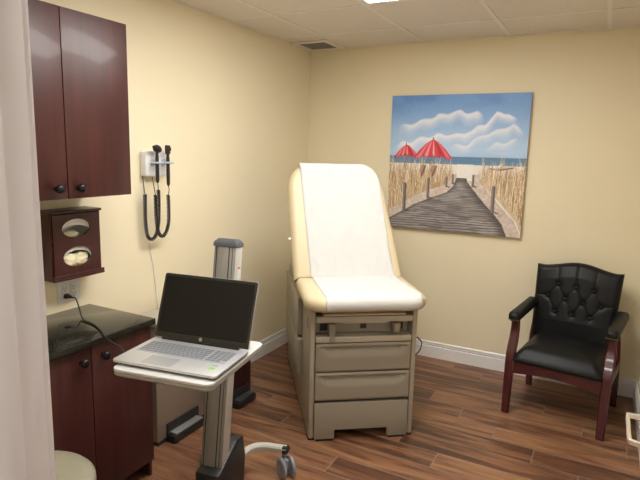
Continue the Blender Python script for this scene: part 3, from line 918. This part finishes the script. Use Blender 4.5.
def coil(path, rad=.0082, pitch=.0076, wire=.0032):
    pts = [Vector(p) for p in smooth_path(path, 10)]
    ln = [0]
    for a, c in zip(pts, pts[1:]): ln.append(ln[-1]+(c-a).length)
    fr = frames(pts); out = []
    total = ln[-1]; turns = total/pitch; n = int(turns*9); k = 0
    for i in range(n+1):
        s = total*i/n
        while k < len(ln)-2 and ln[k+1] < s: k += 1
        f = (s-ln[k])/max(1e-9, ln[k+1]-ln[k])
        p = fr[k][0].lerp(fr[k+1][0], f); a = fr[k][2].lerp(fr[k+1][2], f).normalized(); c = fr[k][3].lerp(fr[k+1][3], f).normalized()
        th = 2*PI*turns*i/n
        out.append(p+a*math.cos(th)*rad+c*math.sin(th)*rad)
    b = B(); tube(b, out, wire, 5); return b

def handle(bm, x, y, ztop, zbot):
    lathe(bm, [(0, zbot), (.006, zbot), (.0095, zbot+.012), (.0105, zbot+.05), (.0100, ztop-.03), (.0080, ztop-.012), (.0095, ztop-.004), (.0085, ztop), (0, ztop)], 18, Matrix.Translation((x, y, 0)))
X_ = .088
OT = thing('otoscope', 'black otoscope hanging in the left cradle of the white wall station', 'otoscope', (X_, -1.866, 1.453))
b = B(); handle(b, 0, 0, .130, -.035); obj('handle', b, 'blackplastic', OT, 50)
b = B(); lathe(b, [(0, -.030), (.018, -.028), (.0215, -.014), (.021, .004), (.013, .018), (.006, .038), (.005, .042), (0, .042)], 20, Matrix.Translation((0, -.002, .152)) @ Matrix.Rotation(R(75), 4, 'X') @ Matrix.Rotation(R(18), 4, 'Y'))
tube(b, [(0, 0, .128), (0, 0, .145)], .009, 12)
obj('head', b, 'blackplastic', OT, 50)
b = B(); tube(b, smooth_path([(0, 0, -.034), (.002, .001, -.055), (.0, .004, -.075)], 5),.0022, 6); obj('cord_tail', b, 'blackplastic', OT, 60)
b = B(); tube(b, smooth_path([(-.055, -.056, .002), (-.050, -.054, -.05), (-.044, -.052, -.100)], 5), .0022, 6)
obj('cord_tail', b, 'blackplastic', OT, 60)
cpath = [(0, .004, -.075), (-.003, .007, -.17), (-.010, .007, -.27), (-.022, -.004, -.335), (-.034, -.026, -.352), (-.042, -.046, -.325), (-.046, -.052, -.25), (-.046, -.052, -.17), (-.044, -.052, -.100)]
obj('coiled_cord', coil(cpath), 'blackplastic', OT, 70)
OP = thing('ophthalmoscope', 'black ophthalmoscope hanging in the right cradle of the white wall station', 'ophthalmoscope', (X_, -1.783, 1.453))
b = B(); handle(b, 0, 0, .125, -.055); obj('handle', b, 'blackplastic', OP, 50)
b = B(); box(b, -.010, .010, -.016, .016, .122, .172, .0075, 4); lathe(b, [(0, 0), (.013, 0), (.013, .005), (0, .006)], 18, Matrix.Translation((.010, 0, .150)) @ Matrix.Rotation(PI/2, 4, 'Y'))
obj('head', b, 'blackplastic', OP, 50)
b = B(); tube(b, smooth_path([(0, 0, -.054), (.002, .003, -.080), (-.004, .0, -.108)], 5),.0022, 6); obj('cord_tail', b, 'blackplastic', OP, 60)
b = B(); tube(b, smooth_path([(-.055, -.070, .002), (-.04, -.073, -.05), (-.028, -.073, -.105)], 5), .0022, 6)
obj('cord_tail', b, 'blackplastic', OP, 60)
cpath = [(-.004, .0, -.108), (-.006, .004, -.19), (-.010, .004, -.27), (-.016, -.012, -.325), (-.022, -.036, -.342), (-.026, -.060, -.315), (-.028, -.071, -.24), (-.028, -.073, -.17), (-.028, -.073, -.105)]
obj('coiled_cord', coil(cpath), 'blackplastic', OP, 70)

# ------------------------------------------------------------------ step-on waste cans
def waste_can(label, loc, w, dep, hgt, mat, lidmat, pm_, po_):
    t = thing('waste_can', label, 'waste can', loc, 0, 'step-on waste cans along the left wall')
    obj('can_body', box(B(), 0, dep, -w/2, w/2, .022, hgt-.03, .006), mat, t)
    obj('base', box(B(), .002, dep-.003, -w/2+.004, w/2-.004, 0, .0215, .003), 'blackplastic', t)
    obj('lid', box(B(), -.001, dep+.016, -w/2-.006, w/2+.006, hgt-.028, hgt, .005), lidmat, t)
    obj('lid_gasket', box(B(), .003, dep+.004, -w/2+.002, w/2-.002, hgt-.0297, hgt-.0283), 'blackplastic', t, smooth=0)
    pz = obj('pedal_housing', housing_bm(dep, w, po_), 'blackplastic', t)
    obj('pedal', box(B(), dep+.006, dep+.058, -w*.27+po_, w*.27+po_, .0465, .056, .003), pm_, pz)
    return t
def housing_bm(dep, w, o):
    b = B(); box(b, dep+.0005, dep+.012, -w*.31+o, w*.31+o, .004, .105, .003); box(b, dep+.012, dep+.062, -w*.31+o, w*.31+o, .006, .046, .004)
    return b
waste_can('tall beige steel step can with grey pedal beside the base cabinet', (.085, -1.882, 0), .415, .178, .705, 'canbeige', 'canlid', 'pedal', -.012)
waste_can('dark red step can with black pedal between beige can and exam table', (.062, -1.462, 0), .30, .268, .62, 'canred', 'canred', 'darkpedal', .03)

# ------------------------------------------------------------------ mobile laptop cart
CY = R(9.6)
cart_o = Vector((.862, -2.385, 0))
K = thing('laptop_cart', 'grey and white mobile laptop cart on casters with tilted aluminium column', 'cart', cart_o, CY)
def cl(x, y, z=0):      # world -> cart local
    q = Matrix.Rotation(-CY, 3, 'Z') @ (Vector((x, y, z))-cart_o); return q
TLT = R(8.2)
CM = Matrix.Translation((0, -.02, .06)) @ Matrix.Rotation(-TLT, 4, 'X')
CM = Matrix.Translation((.017, -.012, .06)) @ Matrix.Rotation(-TLT, 4, 'X')
LC = 1.145
b = B()
box(b, -.051, .051, -.032, .034, 0, LC, .004)
b.transform(CM); colo = obj('column', b, 'alu', K)
gb = B()
for x0, x1 in ((-.040, -.036), (.020, .0245), (.037, .0395)): box(gb, x0, x1, -.0328, -.031, 0, LC-.002)
gb.transform(CM); obj('groove', gb, 'groove', colo, smooth=0)
sb = B(); box(sb, -.033, .017, -.0345, -.0322, 0, LC-.002, .0008); sb.transform(CM); obj('front_strip', sb, 'alu', colo)
sb = B(); box(sb, .0512, .0525, -.029, .031, 0, LC-.002, .0005); sb.transform(CM); obj('side_strip', sb, 'alulight', colo)
lb = B(); box(lb, .0526, .0532, -.004, .018, LC-.155, LC-.085); lb.transform(CM); lo = obj('label_sticker', lb, 'label', colo, smooth=0, label='small white label with a red mark')
lb = B(); box(lb, .0533, .0536, -.004, .018, LC-.095, LC-.086); lb.transform(CM); obj('red_mark', lb, 'labelred', lo, smooth=0)
cb = B(); loft(cb, [[Vector((sx*(.054-i), sy*(.037-i)+.001, z)) for sx, sy in ((-1, -1), (1, -1), (1, 1), (-1, 1))] for i, z in ((0, LC), (0, LC+.014), (.004, LC+.022), (.016, LC+.034))])
cb.transform(CM); obj('column_cap', cb, 'capgrey', K)
# shroud at the foot of the column
b = B(); prism(b, [(-.062, .055), (.190, .055), (.205, .20), (.180, .305), (.115, .315), (-.030, .245), (-.062, .240)], 0, -.034, .076, .006)
obj('base_cover', b, 'blackplastic', K)
# tray
TZ = .838
tb = B()
f0 = cl(.770, -2.815); f1 = cl(1.155, -2.747); 
tray_poly = rrect(-.142, .257, -.434, .006, (.03, .03, .03, .03), 6)
prism(tb, [(x-.0, y) for x, y in tray_poly], 2, TZ-.010, TZ, .002)
trayo = obj('tray', tb, 'tray', K)
tb = B(); pillow(tb, inset(tray_poly, .001), TZ-.028, TZ-.0105, .008, 4)
obj('tray_rim', tb, 'trayedge', trayo)
text_mesh('tray_lettering', 'ergotron', .011, 'greytext', Matrix.Translation((.040, -.4335, TZ-.0235)) @ Matrix.Rotation(PI/2, 4, 'X'), trayo)
b = B(); box(b, -.06, .06, -.16, .06, TZ-.070, TZ-.0285, .006); box(b, -.035, .035, .055, .078, TZ-.07, TZ-.03, .004)
obj('tray_bracket', b, 'trayedge', K)
# legs and casters
def leg(name, tip, bend, hub):
    t = Vector(tip); m = Vector(bend)
    pts = smooth_path([(m.x*.1, hub, .120), (m.x*.12, hub*.35+m.y*.65, .122), (m.x*.40, m.y*.93, .130), (m.x, m.y, .135), (m.x*.45+t.x*.55, m.y*.45+t.y*.55, .1365), (t.x, t.y, .137)], 6)
    lg = obj('leg', sweep(B(), pts, .036, .036, .2), 'alulight', K, 40)
    e = B(); dx = (t-m).normalized(); q = Matrix.Translation((t.x, t.y, .137)) @ Matrix.Rotation(math.atan2(dx.y, dx.x), 4, 'Z')
    prism(e, [(-.02, -.018), (.004, -.018), (.016, 0), (.004, .018), (-.02, .018)], 1, -.0185, .0185, .002, q)
    obj('end_cap', e, 'blackplastic', lg)
    cs = bpy.data.objects.new('caster', None)
    c0 = B(); px, py = t.x-dx.x*.012, t.y-dx.y*.012
    lathe(c0, [(0, .095), (.010, .095), (.010, .118), (.013, .118), (.013, .120), (0, .120)], 16, Matrix.Translation((px, py, 0)))
    box(c0, -.018, .036, -.010, .010, .045, .098, .008, 3, Matrix.Translation((px, py, 0)) @ Matrix.Rotation(R(-42), 4, 'Z'))
    bpy.data.objects.remove(cs)
    cst = obj('caster', c0, 'castergrey', K)
    for s in (-1, 1):
        w_ = B(); rr = .052
        lathe(w_, [(0, -.009), (rr-.014, -.009), (rr-.004, -.007), (rr, -.002), (rr, .004), (rr-.006, .009), (rr-.014, .010), (rr-.022, .006), (.010, .006), (0, .008)], 28,
              Matrix.Translation((px, py, 0)) @ Matrix.Rotation(R(-42), 4, 'Z') @ Matrix.Translation((.022, s*.024, rr)) @ Matrix.Rotation(s*-PI/2, 4, 'X'))
        obj('wheel', w_, 'castergrey', cst, 40)
leg('leg', (.206, .402, 0), (.088, .390, 0), .10)
leg('leg', (-.222, .372, 0), (-.10, .376, 0), .10)
leg('leg', (.255, -.30, 0), (.10, -.26, 0), .0)
leg('leg', (-.255, -.30, 0), (-.10, -.26, 0), .0)

# ------------------------------------------------------------------ laptop on the cart
LZ0 = TZ+.004
FL = Vector((.767, -2.8025)); FRr = Vector((1.1755, -2.7345))
lc = (FL+FRr)/2+Vector((.005, -.004)); LYAW = math.atan2(FRr.y-FL.y, FRr.x-FL.x)
LW, LD, LT = .419, .256, .014
LP = thing('laptop', 'open silver laptop with a dark blank screen on the cart tray', 'laptop', (lc.x, lc.y, LZ0), LYAW)
b = B(); prism(b, rrect(-LW/2, LW/2, 0, LD, (.012, .012, .008, .008), 5), 2, 0.0045, LT, .0016)
base = obj('base', b, 'silver', LP)
b = B(); prism(b, rrect(-LW/2+.003, LW/2-.003, .003, LD-.003, (.012, .012, .008, .008), 5), 2, .0005, .0043); obj('underside', b, 'blackplastic', LP)
for x in (-.16, .16):
    for y in (.03, .22): obj('rubber_foot', box(B(), x-.02, x+.02, y-.005, y+.005, -.0035, .0005), 'blackrubber', LP)
obj('touchpad', box(B(), -.100, .022, .016, .088, LT-.0005, LT+.0004), 'pad', base, smooth=0)
kb = obj('keyboard', box(B(), -.186, .184, .106, .214, LT-.0005, LT+.0003), 'keywell', base, smooth=0)
proto = None
def key(x0, x1, y0, y1):
    return obj('key', box(B(), x0, x1, y0, y1, LT+.0003, LT+.0016, .0004, 1), 'keys', kb, smooth=0)
kn = 0
rowh = [.0105, .0155, .0155, .0155, .0155, .0155]
yy = .2125
for r_, hgt in enumerate(rowh):
    y1 = yy; y0 = yy-hgt+.003; yy -= hgt+.0022
    spec = {0: [1]*15, 1: [1]*13+[2], 2: [1.5]+[1]*12+[1.5], 3: [1.8]+[1]*11+[2.2], 4: [2.3]+[1]*10+[2.7], 5: [1.3, 1.0, 1.0, 1.2, 5.3, 1.2, 1, 1, 1, 1]}[r_]
    tot = sum(spec); x = -.183; W1 = .276
    for k in spec:
        w = W1*k/tot; key(x, x+w-.0032, y0, y1); x += w
    x = .101
    for k in range(4):
        if r_ == 5 and k == 3: break
        key(x, x+.0172, y0, y1); x += .0205
st_ = B(); box(st_, .150, .174, .078, .092, LT+.0001, LT+.0005); obj('sticker', st_, 'blue', base, smooth=0, label='blue grey sticker')
st_ = B(); box(st_, .152, .174, .052, .068, LT+.0001, LT+.0005); obj('sticker', st_, 'green', base, smooth=0, label='bright green sticker')
b = B(); tube(b, [(-.17, LD-.004, LT+.001), (.17, LD-.004, LT+.001)], .0055, 12); obj('hinge', b, 'bezel', LP, 50)
# screen lid
SA = R(20)
SM = Matrix.Translation((0, LD-.002, LT+.002)) @ Matrix.Rotation(-SA, 4, 'X')
SHt = .262
b = B(); prism(b, rrect(-LW/2+.001, LW/2-.001, .002, SHt, (.004, .004, .010, .010), 5), 1, .0, .0065, .0012); b.transform(SM)
lid = obj('screen_lid', b, 'silver', LP)
b = B(); prism(b, rrect(-LW/2+.002, LW/2-.002, .004, SHt-.0012, (.004, .004, .009, .009), 5), 1, -.0012, -.0002); b.transform(SM)
bz = obj('bezel', b, 'bezel', lid)
b = B(); box(b, -LW/2+.012, LW/2-.012, -.0016, -.0012, .026, SHt-.012); b.transform(SM); obj('screen', b, 'screen', bz, smooth=0)
b = B(); lathe(b, [(.0062, 0), (.0072, 0), (.0072, .0005), (.0062, .0005), (.0062, 0)], 24, SM @ Matrix.Translation((0, -.0012, .0145)) @ Matrix.Rotation(PI/2, 4, 'X'))
obj('logo_ring', b, 'logo', bz)
text_mesh('logo_letters', 'hp', .0095, 'logo', SM @ Matrix.Translation((0, -.0015, .0122)) @ Matrix.Rotation(PI/2, 4, 'X'), bz, shear=.3, align='CENTER')

# ------------------------------------------------------------------ stool in front of the base cabinet
S_ = thing('stool', 'round cream vinyl stool partly behind the white door frame', 'stool', (.812, -3.165, 0))
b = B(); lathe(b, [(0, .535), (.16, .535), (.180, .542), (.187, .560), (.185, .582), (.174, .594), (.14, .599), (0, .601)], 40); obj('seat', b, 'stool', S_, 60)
b = B(); lathe(b, [(0, .16), (.025, .16), (.025, .40), (.018, .40), (.018, .525), (.09, .528), (.09, .5345), (0, .5345)], 20); obj('post', b, 'chrome', S_)
for k in range(5):
    a = 2*PI*k/5+.3
    b = B(); sweep(b, [(.02*math.cos(a), .02*math.sin(a), .15), (.12*math.cos(a), .12*math.sin(a), .11), (.25*math.cos(a), .25*math.sin(a), .075)], .03, .02, .25)
    lg = obj('leg', b, 'chrome', S_)
    b = B(); lathe(b, [(0, -.012), (.02, -.012), (.026, -.006), (.026, .006), (.02, .012), (0, .012)], 20, Matrix.Translation((.25*math.cos(a), .25*math.sin(a), .0262)) @ Matrix.Rotation(PI/2, 4, 'X'))
    tube(b, [(.25*math.cos(a), .25*math.sin(a), .03), (.25*math.cos(a), .25*math.sin(a), .078)], .007, 8)
    obj('caster', b, 'blackplastic', lg)

# ------------------------------------------------------------------ camera, world, view
f_px, yaw, pitch, roll = 538.098, R(-27.6145), R(-9.3025), R(1.43555)
fw = Vector((math.sin(yaw)*math.cos(pitch), math.cos(yaw)*math.cos(pitch), math.sin(pitch)))
rt = Vector((math.cos(yaw), -math.sin(yaw), 0)); up = rt.cross(fw)
r2 = rt*math.cos(roll)+up*math.sin(roll); u2 = -rt*math.sin(roll)+up*math.cos(roll)
cam = bpy.data.cameras.new('camera'); cam.sensor_fit = 'HORIZONTAL'; cam.sensor_width = 36; cam.lens = f_px*36/640; cam.clip_start = .02
co_ = bpy.data.objects.new('camera', cam); COL.objects.link(co_)
mw = Matrix.Identity(4)
for i in range(3): mw[i][0] = r2[i]; mw[i][1] = u2[i]; mw[i][2] = -fw[i]
mw.translation = Vector((2.27387, -4.09081, 1.60912)); co_.matrix_world = mw
SC.camera = co_
w = bpy.data.worlds.new('world'); SC.world = w; w.use_nodes = True
w.node_tree.nodes['Background'].inputs[0].default_value = (.9, .92, 1, 1); w.node_tree.nodes['Background'].inputs[1].default_value = .2
vs_ = SC.view_settings; vs_.view_transform = 'Standard'; vs_.look = 'None'; vs_.exposure = 0.2; vs_.gamma = 1; vs_.use_curve_mapping = False
